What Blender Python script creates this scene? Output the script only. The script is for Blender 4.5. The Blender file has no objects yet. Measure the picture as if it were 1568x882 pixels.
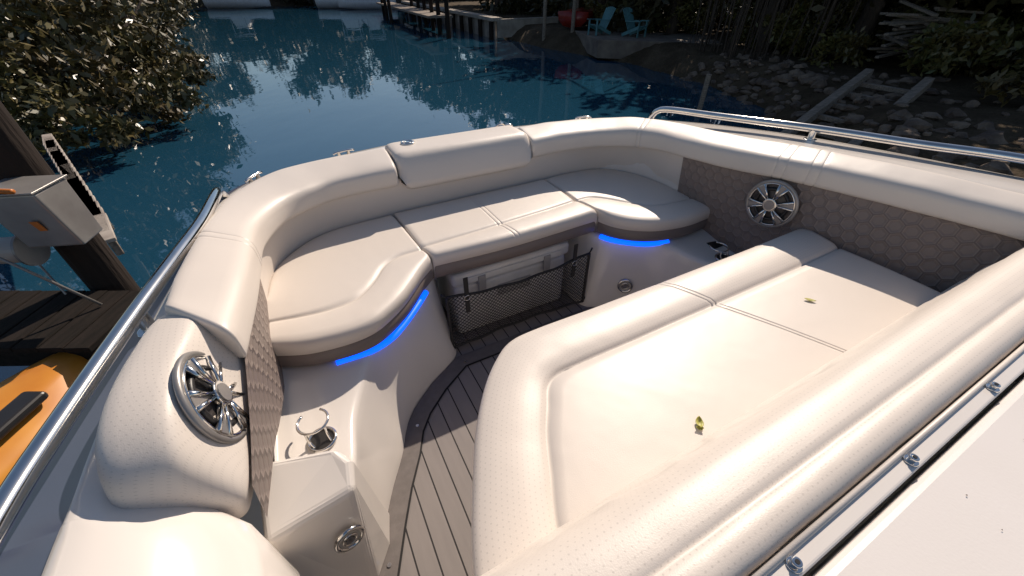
import bpy, math, random
import numpy as np
from mathutils import Vector, Matrix, noise
R=random.Random(7)
sc=bpy.context.scene
sc.view_settings.view_transform='Standard'; sc.view_settings.look='None'; sc.view_settings.exposure=0
YAW=math.radians(28); WZ=-1.28

# ---------------------------------------------------------------- materials
def new_mat(name):
    m=bpy.data.materials.new(name); m.use_nodes=True
    nt=m.node_tree; b=nt.nodes['Principled BSDF']; return m,nt,b
def N(nt,t,**k):
    n=nt.nodes.new(t)
    for a,v in k.items(): setattr(n,a,v)
    return n
def mathn(nt,op,a,b=None,c=None):
    n=N(nt,'ShaderNodeMath',operation=op)
    for i,x in enumerate((a,b,c)):
        if x is None: continue
        if isinstance(x,(int,float)): n.inputs[i].default_value=x
        else: nt.links.new(x,n.inputs[i])
    return n.outputs[0]
def mixc(nt,f,a,b,mode='MIX'):
    n=N(nt,'ShaderNodeMix',data_type='RGBA',blend_type=mode)
    for i,x in ((0,f),(6,a),(7,b)):
        if isinstance(x,(int,float)): n.inputs[i].default_value=x
        elif isinstance(x,tuple): n.inputs[i].default_value=(*x[:3],1)
        else: nt.links.new(x,n.inputs[i])
    return n.outputs[2]
def nz(nt,scale,detail=4,rough=.55,coord='Object',sc3=None):
    tc=N(nt,'ShaderNodeTexCoord'); n=N(nt,'ShaderNodeTexNoise')
    n.inputs['Scale'].default_value=scale; n.inputs['Detail'].default_value=detail; n.inputs['Roughness'].default_value=rough
    if sc3:
        mp=N(nt,'ShaderNodeMapping'); mp.inputs['Scale'].default_value=sc3
        nt.links.new(tc.outputs[coord],mp.inputs[0]); nt.links.new(mp.outputs[0],n.inputs['Vector'])
    else: nt.links.new(tc.outputs[coord],n.inputs['Vector'])
    return n.outputs['Fac']
def ramp(nt,f,a,b,lo=.35,hi=.65):
    n=N(nt,'ShaderNodeMapRange'); n.inputs[1].default_value=lo; n.inputs[2].default_value=hi
    n.inputs[3].default_value=a; n.inputs[4].default_value=b
    nt.links.new(f,n.inputs[0]); return n.outputs[0]
def bump(nt,b,h,strength,dist=.01,prev=None):
    n=N(nt,'ShaderNodeBump'); n.inputs['Strength'].default_value=strength; n.inputs['Distance'].default_value=dist
    nt.links.new(h,n.inputs['Height'])
    if prev is not None: nt.links.new(prev,n.inputs['Normal'])
    nt.links.new(n.outputs[0],b.inputs['Normal']); return n.outputs[0]
def simple(name,c1,c2=None,rough=.5,metal=0,scale=6,bs=0,bscale=40,bd=.005,sc3=None,spec=None,coat=0):
    m,nt,b=new_mat(name); c2=c2 or tuple(x*.8 for x in c1)
    f=ramp(nt,nz(nt,scale,4,sc3=sc3),0,1)
    nt.links.new(mixc(nt,f,c1,c2),b.inputs['Base Color'])
    b.inputs['Metallic'].default_value=metal
    b.inputs['Roughness'].default_value=rough
    if spec is not None: b.inputs['Specular IOR Level'].default_value=spec
    if coat: b.inputs['Coat Weight'].default_value=coat; b.inputs['Coat Roughness'].default_value=.08
    if bs: bump(nt,b,nz(nt,bscale,4,sc3=sc3),bs,bd)
    return m
def vinyl(name,c,perf=False,rough=.44):
    m,nt,b=new_mat(name)
    f=ramp(nt,nz(nt,1.6,2),0,1,.3,.7)
    col=mixc(nt,f,c,tuple(x*y for x,y in zip(c,(.975,.965,.955))))
    grain=ramp(nt,nz(nt,600,2),0,1,.3,.7); col=mixc(nt,mathn(nt,'MULTIPLY',grain,.10),col,tuple(x*.7 for x in c))
    fine=nz(nt,480,2)
    if perf:
        uv=N(nt,'ShaderNodeUVMap'); sx=N(nt,'ShaderNodeSeparateXYZ'); nt.links.new(uv.outputs[0],sx.inputs[0])
        s=1/.0105
        u=mathn(nt,'MULTIPLY',sx.outputs[0],s); v=mathn(nt,'MULTIPLY',sx.outputs[1],s)
        row=mathn(nt,'MULTIPLY',mathn(nt,'MODULO',mathn(nt,'FLOOR',v),2),.5)
        fu=mathn(nt,'SUBTRACT',mathn(nt,'FRACT',mathn(nt,'ADD',u,row)),.5); fv=mathn(nt,'SUBTRACT',mathn(nt,'FRACT',v),.5)
        d=mathn(nt,'SQRT',mathn(nt,'ADD',mathn(nt,'MULTIPLY',fu,fu),mathn(nt,'MULTIPLY',fv,fv)))
        dot=ramp(nt,d,1,0,.08,.17)
        col=mixc(nt,mathn(nt,'MULTIPLY',dot,.28),col,tuple(x*.35 for x in c))
    nt.links.new(col,b.inputs['Base Color']); b.inputs['Roughness'].default_value=rough
    p=bump(nt,b,nz(nt,9,2,.5),.05,.03); bump(nt,b,fine,.12,.002,p)
    return m
CREAM=(.70,.635,.572); TAUPE=(.20,.163,.148)
M_vin=vinyl('vinyl_cream',CREAM); M_perf=vinyl('vinyl_perforated',CREAM,True)
M_tau=vinyl('vinyl_taupe',TAUPE)
M_gel=simple('gelcoat_white',(.74,.69,.64),(.71,.66,.61),rough=.16,scale=2,coat=.4,bs=.02,bscale=6,bd=.02)
M_deck=simple('gelcoat_deck',(.78,.73,.69),(.74,.69,.64),rough=.35,scale=2,bs=.15,bscale=260,bd=.001)
M_strip=simple('gunwale_strip',(.13,.15,.23),(.10,.12,.19),rough=.3,scale=4,coat=.3)
M_chrome=simple('stainless',(.75,.73,.70),(.66,.64,.61),rough=.12,metal=1,scale=20)
M_blk=simple('black_plastic',(.02,.018,.018),rough=.4)
M_dgrey=simple('speaker_recess',(.07,.062,.058),(.035,.03,.03),rough=.35,scale=30)
M_strap=simple('net_cord',(.03,.028,.027),rough=.8)
M_cool=simple('cooler_plastic',(.78,.75,.70),rough=.4)
M_grey=simple('grey_trim',(.42,.39,.36),rough=.45)
M_alu=simple('aluminium_painted',(.36,.34,.32),(.24,.22,.21),rough=.38,metal=.5,scale=3)
def led():
    m,nt,b=new_mat('led_blue'); b.inputs['Base Color'].default_value=(.01,.05,.5,1)
    b.inputs['Emission Color'].default_value=(.0,.085,1,1); b.inputs['Emission Strength'].default_value=2.2; return m
M_led=led()
def hexmat():
    m,nt,b=new_mat('hex_quilt_vinyl')
    uv=N(nt,'ShaderNodeUVMap')
    def vm(op,a,bb=None):
        n=N(nt,'ShaderNodeVectorMath',operation=op)
        for i,x in enumerate((a,bb)):
            if x is None: continue
            if isinstance(x,tuple): n.inputs[i].default_value=x
            else: nt.links.new(x,n.inputs[i])
        return n
    S=1/.045
    p=vm('ADD',vm('MULTIPLY',uv.outputs[0],(S,S,0)).outputs[0],(100*1.0,100*1.7320508,0)).outputs[0]
    a=vm('SUBTRACT',vm('MODULO',p,(1,1.7320508,1)).outputs[0],(.5,.8660254,0)).outputs[0]
    q=vm('SUBTRACT',p,(.5,.8660254,0)).outputs[0]
    c=vm('SUBTRACT',vm('MODULO',q,(1,1.7320508,1)).outputs[0],(.5,.8660254,0)).outputs[0]
    def hd(v):
        av=vm('ABSOLUTE',v).outputs[0]; d=vm('DOT_PRODUCT',av,(.5,.8660254,0)).outputs['Value']
        sx=N(nt,'ShaderNodeSeparateXYZ'); nt.links.new(av,sx.inputs[0])
        return mathn(nt,'MAXIMUM',d,sx.outputs[0])
    h=mathn(nt,'MINIMUM',hd(a),hd(c))
    e=mathn(nt,'SUBTRACT',.5,h)
    ln=ramp(nt,e,1,0,.0,.04)
    st=mathn(nt,'MULTIPLY',mathn(nt,'GREATER_THAN',e,.06),mathn(nt,'LESS_THAN',e,.085))
    col=mixc(nt,mathn(nt,'MULTIPLY',ln,.5),(.215,.172,.152),(.10,.075,.065))
    col=mixc(nt,mathn(nt,'MULTIPLY',st,.25),col,(.50,.42,.36))
    nt.links.new(col,b.inputs['Base Color']); b.inputs['Roughness'].default_value=.55
    hh=ramp(nt,e,0,1,0,.20); pr=bump(nt,b,hh,.7,.005); bump(nt,b,nz(nt,400,2),.1,.002,pr)
    return m
M_hex=hexmat()
def floormat():
    m,nt,b=new_mat('eva_floor')
    tc=N(nt,'ShaderNodeTexCoord'); sx=N(nt,'ShaderNodeSeparateXYZ'); nt.links.new(tc.outputs['Object'],sx.inputs[0])
    f=mathn(nt,'FRACT',mathn(nt,'ADD',mathn(nt,'DIVIDE',sx.outputs[0],.060),10))
    ln=mathn(nt,'LESS_THAN',f,.08)
    base=mixc(nt,nz(nt,60,3,sc3=(1,.12,1)),(.20,.178,.168),(.25,.222,.208))
    nt.links.new(mixc(nt,ln,base,(.014,.012,.012)),b.inputs['Base Color']); b.inputs['Roughness'].default_value=.75
    hgt=mathn(nt,'SUBTRACT',1,ln); p=bump(nt,b,hgt,.5,.003); bump(nt,b,nz(nt,500,2),.3,.001,p)
    return m
M_floor=floormat()
M_border=simple('eva_border',(.155,.135,.126),(.13,.113,.105),rough=.75,scale=40,bs=.3,bscale=500,bd=.001)
M_line=simple('eva_seam',(.014,.012,.012),rough=.8)

# ---------------------------------------------------------------- mesh helpers
def link(o,parent=None):
    sc.collection.objects.link(o)
    if parent: o.parent=parent
    return o
def empty(name,loc=(0,0,0),rz=0,parent=None):
    o=bpy.data.objects.new(name,None); o.location=loc; o.rotation_euler=(0,0,rz); return link(o,parent)
def mesh(name,vs,fs,mats,parent=None,smooth=True,mi=None,uv=None,bevel=0,seg=3,subs=0,angle=None):
    me=bpy.data.meshes.new(name); me.from_pydata([tuple(v) for v in vs],[],fs)
    for m in (mats if isinstance(mats,(list,tuple)) else [mats]): me.materials.append(m)
    if mi: 
        for p,i in zip(me.polygons,mi): p.material_index=i
    if uv:
        l=me.uv_layers.new(name='UVMap')
        for p in me.polygons:
            for li,vi in zip(p.loop_indices,p.vertices): l.data[li].uv=uv[vi]
    me.polygons.foreach_set('use_smooth',[smooth]*len(me.polygons)); me.update()
    o=bpy.data.objects.new(name,me); link(o,parent)
    if bevel:
        b=o.modifiers.new('b','BEVEL'); b.width=bevel; b.segments=seg; b.limit_method='ANGLE'; b.angle_limit=math.radians(30); b.harden_normals=False
    if subs:
        s=o.modifiers.new('s','SUBSURF'); s.levels=subs; s.render_levels=subs
    return o
def cr(pts,n):
    P=[np.array(p,float) for p in pts]
    if len(P)==2: return [P[0]+(P[1]-P[0])*i/(n-1) for i in range(n)]
    Q=[2*P[0]-P[1]]+P+[2*P[-1]-P[-2]]; out=[]
    for i in range(1,len(Q)-2):
        for k in range(24):
            t=k/24; a,b,c,d=Q[i-1:i+3]
            out.append(.5*((2*b)+(-a+c)*t+(2*a-5*b+4*c-d)*t*t+(-a+3*b-3*c+d)*t**3))
    out.append(P[-1]); out=np.array(out)
    L=np.concatenate([[0],np.cumsum(np.linalg.norm(np.diff(out[:,:3],axis=0),axis=1))])
    if isinstance(n,int): s=np.linspace(0,L[-1],n)
    else: s=np.array(n)*L[-1]
    return [np.array([np.interp(x,L,out[:,k]) for k in range(out.shape[1])]) for x in s]
def grid(name,rows,mats,parent=None,closed=False,capends=False,mifun=None,smooth=True,subs=0,solid=0,flip=False):
    nr=len(rows); nc=len(rows[0]); vs=[v for r in rows for v in r]; fs=[];mi=[]
    cols=nc if closed else nc-1
    for i in range(nr-1):
        for j in range(cols):
            a=i*nc+j;b=i*nc+(j+1)%nc;c=(i+1)*nc+(j+1)%nc;d=(i+1)*nc+j
            fs.append((a,d,c,b) if flip else (a,b,c,d)); mi.append(mifun(i,j) if mifun else 0)
    if capends:
        fs.append(tuple(range(nc))[::-1]); fs.append(tuple((nr-1)*nc+j for j in range(nc))); mi+= [0,0]
    A=np.array([[list(map(float,v)) for v in r] for r in rows])
    mid=A[:,nc//2]; U=np.concatenate([[0],np.cumsum(np.linalg.norm(np.diff(mid,axis=0),axis=1))])
    W=np.zeros((nr,nc))
    for i in range(nr): W[i,1:]=np.cumsum(np.linalg.norm(np.diff(A[i],axis=0),axis=1))
    uv=[(U[i],W[i,j]) for i in range(nr) for j in range(nc)]
    o=mesh(name,vs,fs,mats,parent,smooth,mi,uv)
    if solid:
        s=o.modifiers.new('t','SOLIDIFY'); s.thickness=solid; s.offset=0
    if subs:
        s=o.modifiers.new('s','SUBSURF'); s.levels=subs; s.render_levels=subs
    return o
def sring(n,ex):
    out=[]
    for k in range(n):
        a=2*math.pi*k/n; c,s=math.cos(a),math.sin(a)
        out.append((math.copysign(abs(c)**(2/ex),c),math.copysign(abs(s)**(2/ex),s)))
    return out
def roll(name,st,mat,parent,n=70,ex=4.0,seams=(),endr=.03,ring=36,tilt=0):
    L=sum(np.linalg.norm(np.array(st[i+1][:2])-np.array(st[i][:2])) for i in range(len(st)-1))
    ss=[(s,1.0) for s in np.linspace(0,1,n)]
    for s in seams:
        for q in (0,.030/L):
            ss=[x for x in ss if abs(x[0]-s-q)>.008/L]
            ss+=[(s+q-.0055/L,1.0),(s+q-.002/L,.990),(s+q,.965),(s+q+.002/L,.990),(s+q+.0055/L,1.0)]
    ss.sort(); S=cr(st,[x[0] for x in ss]); sr=sring(ring,ex); rows=[]
    def rg(a,k,off):
        O=a[:2];I=a[2:4]; c=(O+I)/2; h=(I-O)/2; zc=(a[4]+a[5])/2; hz=(a[4]-a[5])/2
        r=[]
        for (x,y) in sr:
            p=c+h*x*k+off
            r.append((p[0],p[1],zc+hz*y*k - tilt*x*k + .002*noise.noise(Vector((p[0]*9,p[1]*9,y)))))
        return r
    t0=(S[0][:2]+S[0][2:4])/2-(S[1][:2]+S[1][2:4])/2; t0/=np.linalg.norm(t0)
    t1=(S[-1][:2]+S[-1][2:4])/2-(S[-2][:2]+S[-2][2:4])/2; t1/=np.linalg.norm(t1)
    for a in (5,25,50,75): rows.append(rg(S[0],.72+.28*math.sin(math.radians(a)),t0*endr*math.cos(math.radians(a))))
    for a,(s,k) in zip(S,ss): rows.append(rg(a,k,0))
    for a in (75,50,25,5): rows.append(rg(S[-1],.72+.28*math.sin(math.radians(a)),t1*endr*math.cos(math.radians(a))))
    return grid(name,rows,mat,parent,closed=True,capends=True)
def tube(name,path,r,mat,parent=None,n=40,ring=12,radii=None):
    P=cr(path,n) if len(path)>2 else [np.array(p,float) for p in path]
    rows=[]
    for i,p in enumerate(P):
        t=P[min(i+1,len(P)-1)]-P[max(i-1,0)]; t=Vector(t[:3]).normalized()
        u=t.cross(Vector((0,0,1)))
        if u.length<.05: u=t.cross(Vector((1,0,0)))
        u.normalize(); v=u.cross(t)
        rr=r if radii is None else radii[0]+(radii[1]-radii[0])*i/(len(P)-1)
        rows.append([Vector(p[:3])+u*rr*math.cos(2*math.pi*k/ring)+v*rr*math.sin(2*math.pi*k/ring) for k in range(ring)])
    return grid(name,rows,mat,parent,closed=True,capends=True)
def prism(name,bot,top,mat,parent=None,bevel=.01,seg=3,smooth=True):
    n=len(bot); vs=list(bot)+list(top); fs=[tuple(range(n))[::-1],tuple(range(n,2*n))]
    for i in range(n): fs.append((i,(i+1)%n,n+(i+1)%n,n+i))
    return mesh(name,vs,fs,mat,parent,smooth=False,bevel=bevel,seg=seg)
def box(name,x0,x1,y0,y1,z0,z1,mat,parent=None,bevel=.01):
    b=[(x0,y0),(x1,y0),(x1,y1),(x0,y1)]
    return prism(name,[(*p,z0) for p in b],[(*p,z1) for p in b],mat,parent,bevel)
def cyl(name,p,r,h,mat,parent=None,axis=(0,0,1),n=28,bevel=.0,r2=None):
    ax=Vector(axis).normalized(); q=ax.to_track_quat('Z','Y').to_matrix(); r2=r if r2 is None else r2
    b=[Vector(p)+q@Vector((r*math.cos(2*math.pi*k/n),r*math.sin(2*math.pi*k/n),0)) for k in range(n)]
    t=[Vector(p)+q@Vector((r2*math.cos(2*math.pi*k/n),r2*math.sin(2*math.pi*k/n),h)) for k in range(n)]
    return prism(name,b,t,mat,parent,bevel)
def torus(name,p,R1,r,mat,parent,axis=(0,0,1),a0=0,a1=360,n=40,m=10):
    ax=Vector(axis).normalized(); q=ax.to_track_quat('Z','Y').to_matrix(); rows=[]
    full=(a1-a0)>=360
    for i in range(n+1):
        a=math.radians(a0+(a1-a0)*i/n)
        c=Vector((math.cos(a),math.sin(a),0))
        rows.append([Vector(p)+q@(c*(R1+r*math.cos(2*math.pi*k/m))+Vector((0,0,r*math.sin(2*math.pi*k/m)))) for k in range(m)])
    return grid(name,rows,mat,parent,closed=True,capends=not full)

# ================================================================= MOTORBOAT
boat=empty('motorboat',rz=YAW)
roll('coaming_pad_port',[(-.345,.87,-.225,.75,.80,.70),(-.345,1.0,-.205,.95,.79,.69),(-.335,1.19,-.20,1.12,.77,.67),(-.31,1.40,-.19,1.32,.75,.65),(-.26,1.60,-.12,1.49,.735,.635),(-.11,1.77,-.01,1.58,.73,.63),(.10,1.84,.10,1.625,.725,.625),(.318,1.86,.315,1.635,.725,.625)],M_vin,boat,n=110,seams=(.23,),tilt=.014,endr=.012)
roll('coaming_pad_starboard',[(1.012,1.84,1.008,1.66,.725,.625),(1.20,1.83,1.16,1.655,.73,.63),(1.42,1.77,1.33,1.61,.735,.64),(1.61,1.63,1.47,1.51,.75,.65),(1.675,1.42,1.52,1.37,.765,.67),(1.68,1.22,1.52,1.19,.78,.69),(1.68,1.0,1.53,.97,.80,.71),(1.70,.80,1.56,.75,.82,.735),(1.76,.5,1.64,.45,.83,.745),(1.82,.22,1.70,.18,.83,.75),(1.90,-.1,1.78,-.12,.83,.75),(1.98,-.5,1.86,-.5,.83,.75)],M_vin,boat,n=130,seams=(.285,.53,.565),tilt=.014,endr=.012)
rows=[]
for t in np.linspace(0,1,40):
    x=.338+.656*t; e=min(t,1-t)*.656; q=max(0,1-e/.05); k=math.sqrt(max(0,1-q*q)); 
    zb=.592+.045*(1-k); d=.014*(1-k); zt=.740-.010*(1-k)
    rows.append([(x,1.70,zb+.004),(x,1.652+d,zb),(x,1.638+d,zb+.014),(x,1.642+d,.63),(x,1.662+d,.69),(x,1.682+d,zt-.020),(x,1.700+d,zt-.003),(x,1.73+d,zt),(x,1.86,zt-.003),(x,1.90-d,zt-.014),(x,1.905-d,.66),(x,1.80,.60)])
grid('centre_backrest',rows,M_vin,boat,closed=True,capends=True)
top=[(-.245,1.00,.70),(-.235,1.20,.68),(-.215,1.36,.66),(-.14,1.53,.65),(-.02,1.63,.65),(.15,1.66,.64),(.35,1.675,.64),(.7,1.685,.63),(1.0,1.69,.64),(1.25,1.69,.64),(1.42,1.64,.65),(1.53,1.52,.67),(1.56,1.38,.69),(1.545,1.20,.71)]
bot=[(-.26,1.00,.40),(-.25,1.25,.40),(-.225,1.44,.40),(-.13,1.58,.40),(-.01,1.65,.40),(.15,1.675,.40),(.35,1.685,.40),(.7,1.69,.40),(1.0,1.695,.40),(1.27,1.70,.40),(1.46,1.67,.40),(1.575,1.54,.40),(1.60,1.38,.40),(1.60,1.20,.40)]
T=cr(top,70);B=cr(bot,70)
grid('backrest_liner',[[b,b*.7+t*.3+np.array([0,-.004,0]),b*.35+t*.65+np.array([0,-.004,0]),t] for t,b in zip(T,B)],M_vin,boat)
T=cr([(1.545,1.22,.705),(1.548,1.0,.73),(1.58,.78,.755),(1.66,.47,.765),(1.73,.19,.77),(1.80,-.1,.77),(1.88,-.5,.77)],60)
B=cr([(1.60,1.22,.30),(1.59,1.0,.30),(1.575,.78,.30),(1.57,.47,.30),(1.60,.19,.30),(1.66,-.1,.30),(1.74,-.5,.30)],60)
grid('quilted_side_panel_starboard',[[b*(1-k)+t*k for k in np.linspace(0,1,8)] for t,b in zip(T,B)],M_hex,boat)
T=cr([(-.225,1.30,.70),(-.225,1.1,.71),(-.222,.95,.72),(-.228,.80,.72),(-.236,.70,.68),(-.243,.60,.645),(-.250,.505,.62)],50)
B=cr([(-.262,1.30,.34),(-.255,1.1,.34),(-.25,.95,.38),(-.252,.80,.43),(-.255,.70,.47),(-.26,.60,.49),(-.266,.505,.505)],50)
grid('quilted_side_panel_port',[[t*(1-k)+b*k for k in np.linspace(0,1,8)] for t,b in zip(T,B)],M_hex,boat)

def cushion(name,F,E,Bk,n,zt=.5,zb=.39,taz=.055,seams=(),crown=.004,mats=(M_tau,M_vin,M_vin),Ln=1.0):
    ss=[(s,0.) for s in np.linspace(0,1,n)]
    for s in seams:
        for q in (0,.018/Ln):
            ss=[x for x in ss if abs(x[0]-s-q)>.0065/Ln]
            ss+=[(s+q-.005/Ln,0.),(s+q-.002/Ln,.0006),(s+q,.0028),(s+q+.002/Ln,.0006),(s+q+.005/Ln,0.)]
    ss.sort(); u=[x[0] for x in ss]
    Fp,Ep,Bp=cr(F,u),cr(E,u),cr(Bk,u); rows=[]
    for (s,g),f,e,b in zip(ss,Fp,Ep,Bp):
        d=(e-f); w=np.linalg.norm(d); d=d/w; d2=(b-e); 
        pr=[(f+.05*d,zb),(f+.008*d,zb),(f,zb+.008),(f-.002*d,zt-taz-.004),(f+.004*d,zt-taz),(f-.003*d,zt-taz+.005),(f-.004*d,zt-.020),(f+.001*d,zt-.007),(f+.013*d,zt+.001),(f+.3*w*d,zt+crown),(f+.6*w*d,zt+crown),(f+(w-.020)*d,zt+crown*.6),(f+(w-.006)*d,zt-.001),(e,zt-.008)]
        pr+=[(e+d2*.015,zt-.001)]+[(e+d2*q,zt+.003*math.sin(q*math.pi)) for q in (.08,.18,.3,.42,.54,.66,.78,.88)]+[(e+d2*.96,zt-.006),(b,zt-.02),(b,zb)]
        nn=len(pr)
        rows.append([(p[0],p[1],z-(g if 6<k<nn-2 else 0)+(.0018*noise.noise(Vector((p[0]*5,p[1]*5,1)))+.0003*noise.noise(Vector((p[0]*26,p[1]*26,1))) if k>5 else 0)) for k,(p,z) in enumerate(pr)])
    def end(i,j):
        a=np.array(rows[i]); c=np.array(rows[j]); dd=a-c; dd[:,2]=0; nrm=np.linalg.norm(dd,axis=1,keepdims=True)+1e-9; dd=dd/nrm
        r1=a+dd*.004; r1[:,2]=np.where(a[:,2]>zb+.03,a[:,2]-.005,a[:,2])
        r2=a+dd*.006; r2[:,2]=np.where(a[:,2]>zb+.03,a[:,2]-.02,a[:,2])
        r3=r2.copy(); r3[:,2]=zb
        return [list(map(tuple,x)) for x in (r1,r2,r3)]
    e0=end(0,1); e1=end(-1,-2)
    rows=e0[::-1]+rows+e1
    return grid(name,rows,list(mats),boat,mifun=lambda i,j:0 if j<4 else (1 if j<13 else 2))
cushion('seat_cushion_port',[(-.262,1.03),(-.16,.985),(-.05,.97),(.03,.98),(.09,1.015),(.15,1.065),(.20,1.12),(.25,1.18),(.305,1.235)],[(-.25,1.13),(-.16,1.11),(-.08,1.10),(0,1.11),(.045,1.14),(.09,1.19),(.14,1.26),(.20,1.295),(.292,1.305)],[(-.245,1.26),(-.235,1.38),(-.20,1.48),(-.12,1.575),(-.05,1.625),(.03,1.65),(.12,1.66),(.19,1.665),(.262,1.668)],80,seams=())
cushion('seat_cushion_centre',[(.322,1.238),(.66,1.222),(1.09,1.238)],[(.302,1.315),(.66,1.335),(1.06,1.37)],[(.282,1.668),(.66,1.675),(1.065,1.68)],40,seams=(.45,),Ln=.75,zt=.503)
cushion('seat_cushion_starboard',[(1.108,1.235),(1.13,1.17),(1.18,1.105),(1.26,1.05),(1.36,1.02),(1.46,1.01),(1.585,1.02)],[(1.085,1.375),(1.16,1.37),(1.22,1.32),(1.28,1.24),(1.36,1.17),(1.46,1.145),(1.575,1.14)],[(1.085,1.68),(1.22,1.695),(1.38,1.69),(1.49,1.63),(1.56,1.52),(1.585,1.38),(1.585,1.26)],70)
G=cr([(-.10,.985,.376),(.0,.985,.376),(.08,1.012,.376),(.15,1.072,.376),(.21,1.137,.376),(.26,1.195,.376)],40)
tube('led_strip_port',[tuple(g) for g in G],.0115,M_led,boat,n=40,ring=8)
tube('led_strip_starboard',[(1.115,1.215,.376),(1.14,1.165,.376),(1.19,1.11,.376),(1.26,1.06,.376),(1.36,1.03,.376)],.0115,M_led,boat,n=40,ring=8)
def liner(name,Tp,Bp,x0,sgn):
    T=cr(Tp,50);B=cr(Bp,50); rows=[]
    for t,b in zip(T,B):
        m=(t+b)/2
        rows.append([(x0,t[1],t[2]+.015),(x0-sgn*.02,t[1],t[2]+.002),(t[0]+(x0-t[0])*.3,t[1]+.0,t[2]),(t[0]+(x0-t[0])*.06,t[1],t[2]),(t[0],t[1],t[2]-.006),(t[0]+(b[0]-t[0])*.1,t[1]+(b[1]-t[1])*.1,t[2]-.03),tuple(m),(b[0],b[1],.03),(b[0],b[1],.0),(b[0],b[1],-.03)])
    return grid(name,rows,M_gel,boat,subs=1)
liner('hull_liner_port',[(.35,1.5,.384),(.32,1.30,.384),(.24,1.19,.384),(.15,1.10,.384),(.06,1.03,.382),(0,.97,.375),(-.05,.88,.355),(-.09,.78,.35),(-.11,.66,.35),(-.15,.52,.34)],[(.38,1.5,0),(.36,1.25,0),(.33,1.16,0),(.19,1.07,0),(.09,.985,0),(.04,.91,0),(0,.82,0),(-.06,.72,0),(-.11,.62,0),(-.165,.51,0)],-.29,1)
liner('hull_liner_starboard',[(1.05,1.5,.384),(1.08,1.30,.384),(1.13,1.20,.384),(1.20,1.14,.384),(1.28,1.07,.384),(1.34,1.0,.375),(1.38,.91,.36),(1.42,.80,.355),(1.45,.65,.355),(1.46,.5,.355)],[(1.02,1.5,0),(1.03,1.25,0),(1.06,1.16,0),(1.16,1.11,0),(1.24,1.05,0),(1.29,.98,0),(1.33,.88,0),(1.37,.76,0),(1.40,.6,0),(1.41,.45,0)],1.62,-1)
box('seat_base_back',.30,1.1,1.60,1.63,0,.385,M_gel,boat,.004)
prism('port_step',[(-.30,.70,0),(-.085,.655,0),(-.11,.56,0),(-.165,.485,0),(-.30,.455,0)],[(-.30,.665,.475),(-.135,.62,.475),(-.105,.585,.455),(-.115,.525,.43),(-.30,.50,.43)],M_gel,boat,.016,4)
def light(name,p,ax,r=.034):
    e=empty(name,parent=boat); p=Vector(p); a=Vector(ax).normalized()
    torus('bezel',p,r,.006,M_chrome,e,ax); cyl('lens',p-a*.002,r,.003,M_grey,e,ax); torus('inner_ring',p+a*.002,r*.5,.003,M_chrome,e,ax); cyl('bulb',p,r*.35,.006,M_chrome,e,ax)
light('courtesy_light_port',(-.165,.492,.30),(.25,-1,.12),.03)
light('courtesy_light_starboard',(1.205,1.082,.14),(-.6,-.75,.1),.032)
def cup(p,r):
    e=empty('cup_holder',parent=boat)
    cyl('well',(p[0],p[1],p[2]-.0),r,.003,M_blk,e); torus('rim',(p[0],p[1],p[2]+.004),r,.0045,M_chrome,e)
    torus('support_ring',(p[0]-.008,p[1]+.035,p[2]+.045),r*1.12,.0035,M_chrome,e,axis=(0,0,1),a0=-50,a1=235)
    for a in (-50,235):
        c,s=math.cos(math.radians(a)),math.sin(math.radians(a))
        tube('ring_leg',[(p[0]-.008+r*1.12*c,p[1]+.035+r*1.12*s,p[2]+.045),(p[0]-.008+r*1.1*c,p[1]+.03+r*1.1*s,p[2]+.02),(p[0]+r*c,p[1]+.01+r*s,p[2])],.0035,M_chrome,e,n=10)
cup((-.178,.745,.352),.034); cup((1.495,.83,.358),.034)
box('shelf_tray',1.52,1.575,.90,.96,.362,.367,M_blk,boat,.002)
def speaker(name,c,n,r):
    e=bpy.data.objects.new(name,None); link(e,boat); e.location=c
    z=Vector(n).normalized(); x=Vector((0,0,1)).cross(z).normalized(); y=z.cross(x)
    e.rotation_euler=Matrix((x,y,z)).transposed().to_euler()
    torus('bezel',(0,0,.003),r*.93,r*.07,M_alu,e,n=56); torus('bezel_lip',(0,0,.007),r*.85,.003,M_chrome,e,n=56)
    cyl('recess',(0,0,-.004),r*.9,.004,M_dgrey,e,n=48)
    torus('surround',(0,0,.002),r*.62,.007,M_blk,e,n=48); cyl('cone',(0,0,.0),r*.55,.005,M_dgrey,e,r2=r*.2,n=40)
    for k in range(6):
        a=math.radians(60*k+15)
        for d in (-.17,.17):
            a0=a+d*.7; a1=a+d*1.1
            p0=(r*.25*math.cos(a0),r*.25*math.sin(a0),.016); p1=(r*.86*math.cos(a1),r*.86*math.sin(a1),.010)
            tube('spoke_%d'%k,[p0,p1],.004,M_chrome,e,ring=8,radii=(.003,.0055))
        prism('blade_%d'%k,[(r*q*math.cos(a+w),r*q*math.sin(a+w),.006) for q,w in ((.25,-.2),(.86,-.13),(.86,.13),(.25,.2))],[(r*q*math.cos(a+w),r*q*math.sin(a+w),.011) for q,w in ((.25,-.2),(.86,-.13),(.86,.13),(.25,.2))],M_alu,e,.001)
    cyl('hub',(0,0,.008),r*.27,.012,M_chrome,e,n=32,bevel=.003); cyl('hub_badge',(0,0,.0202),r*.19,.002,M_alu,e,n=32)
speaker('speaker_port',(-.277,.648,.718),(.97,-.0,.22),.094)
speaker('speaker_starboard',(1.552,.765,.635),(-1,-.16,.03),.095)
rows=[]
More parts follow.
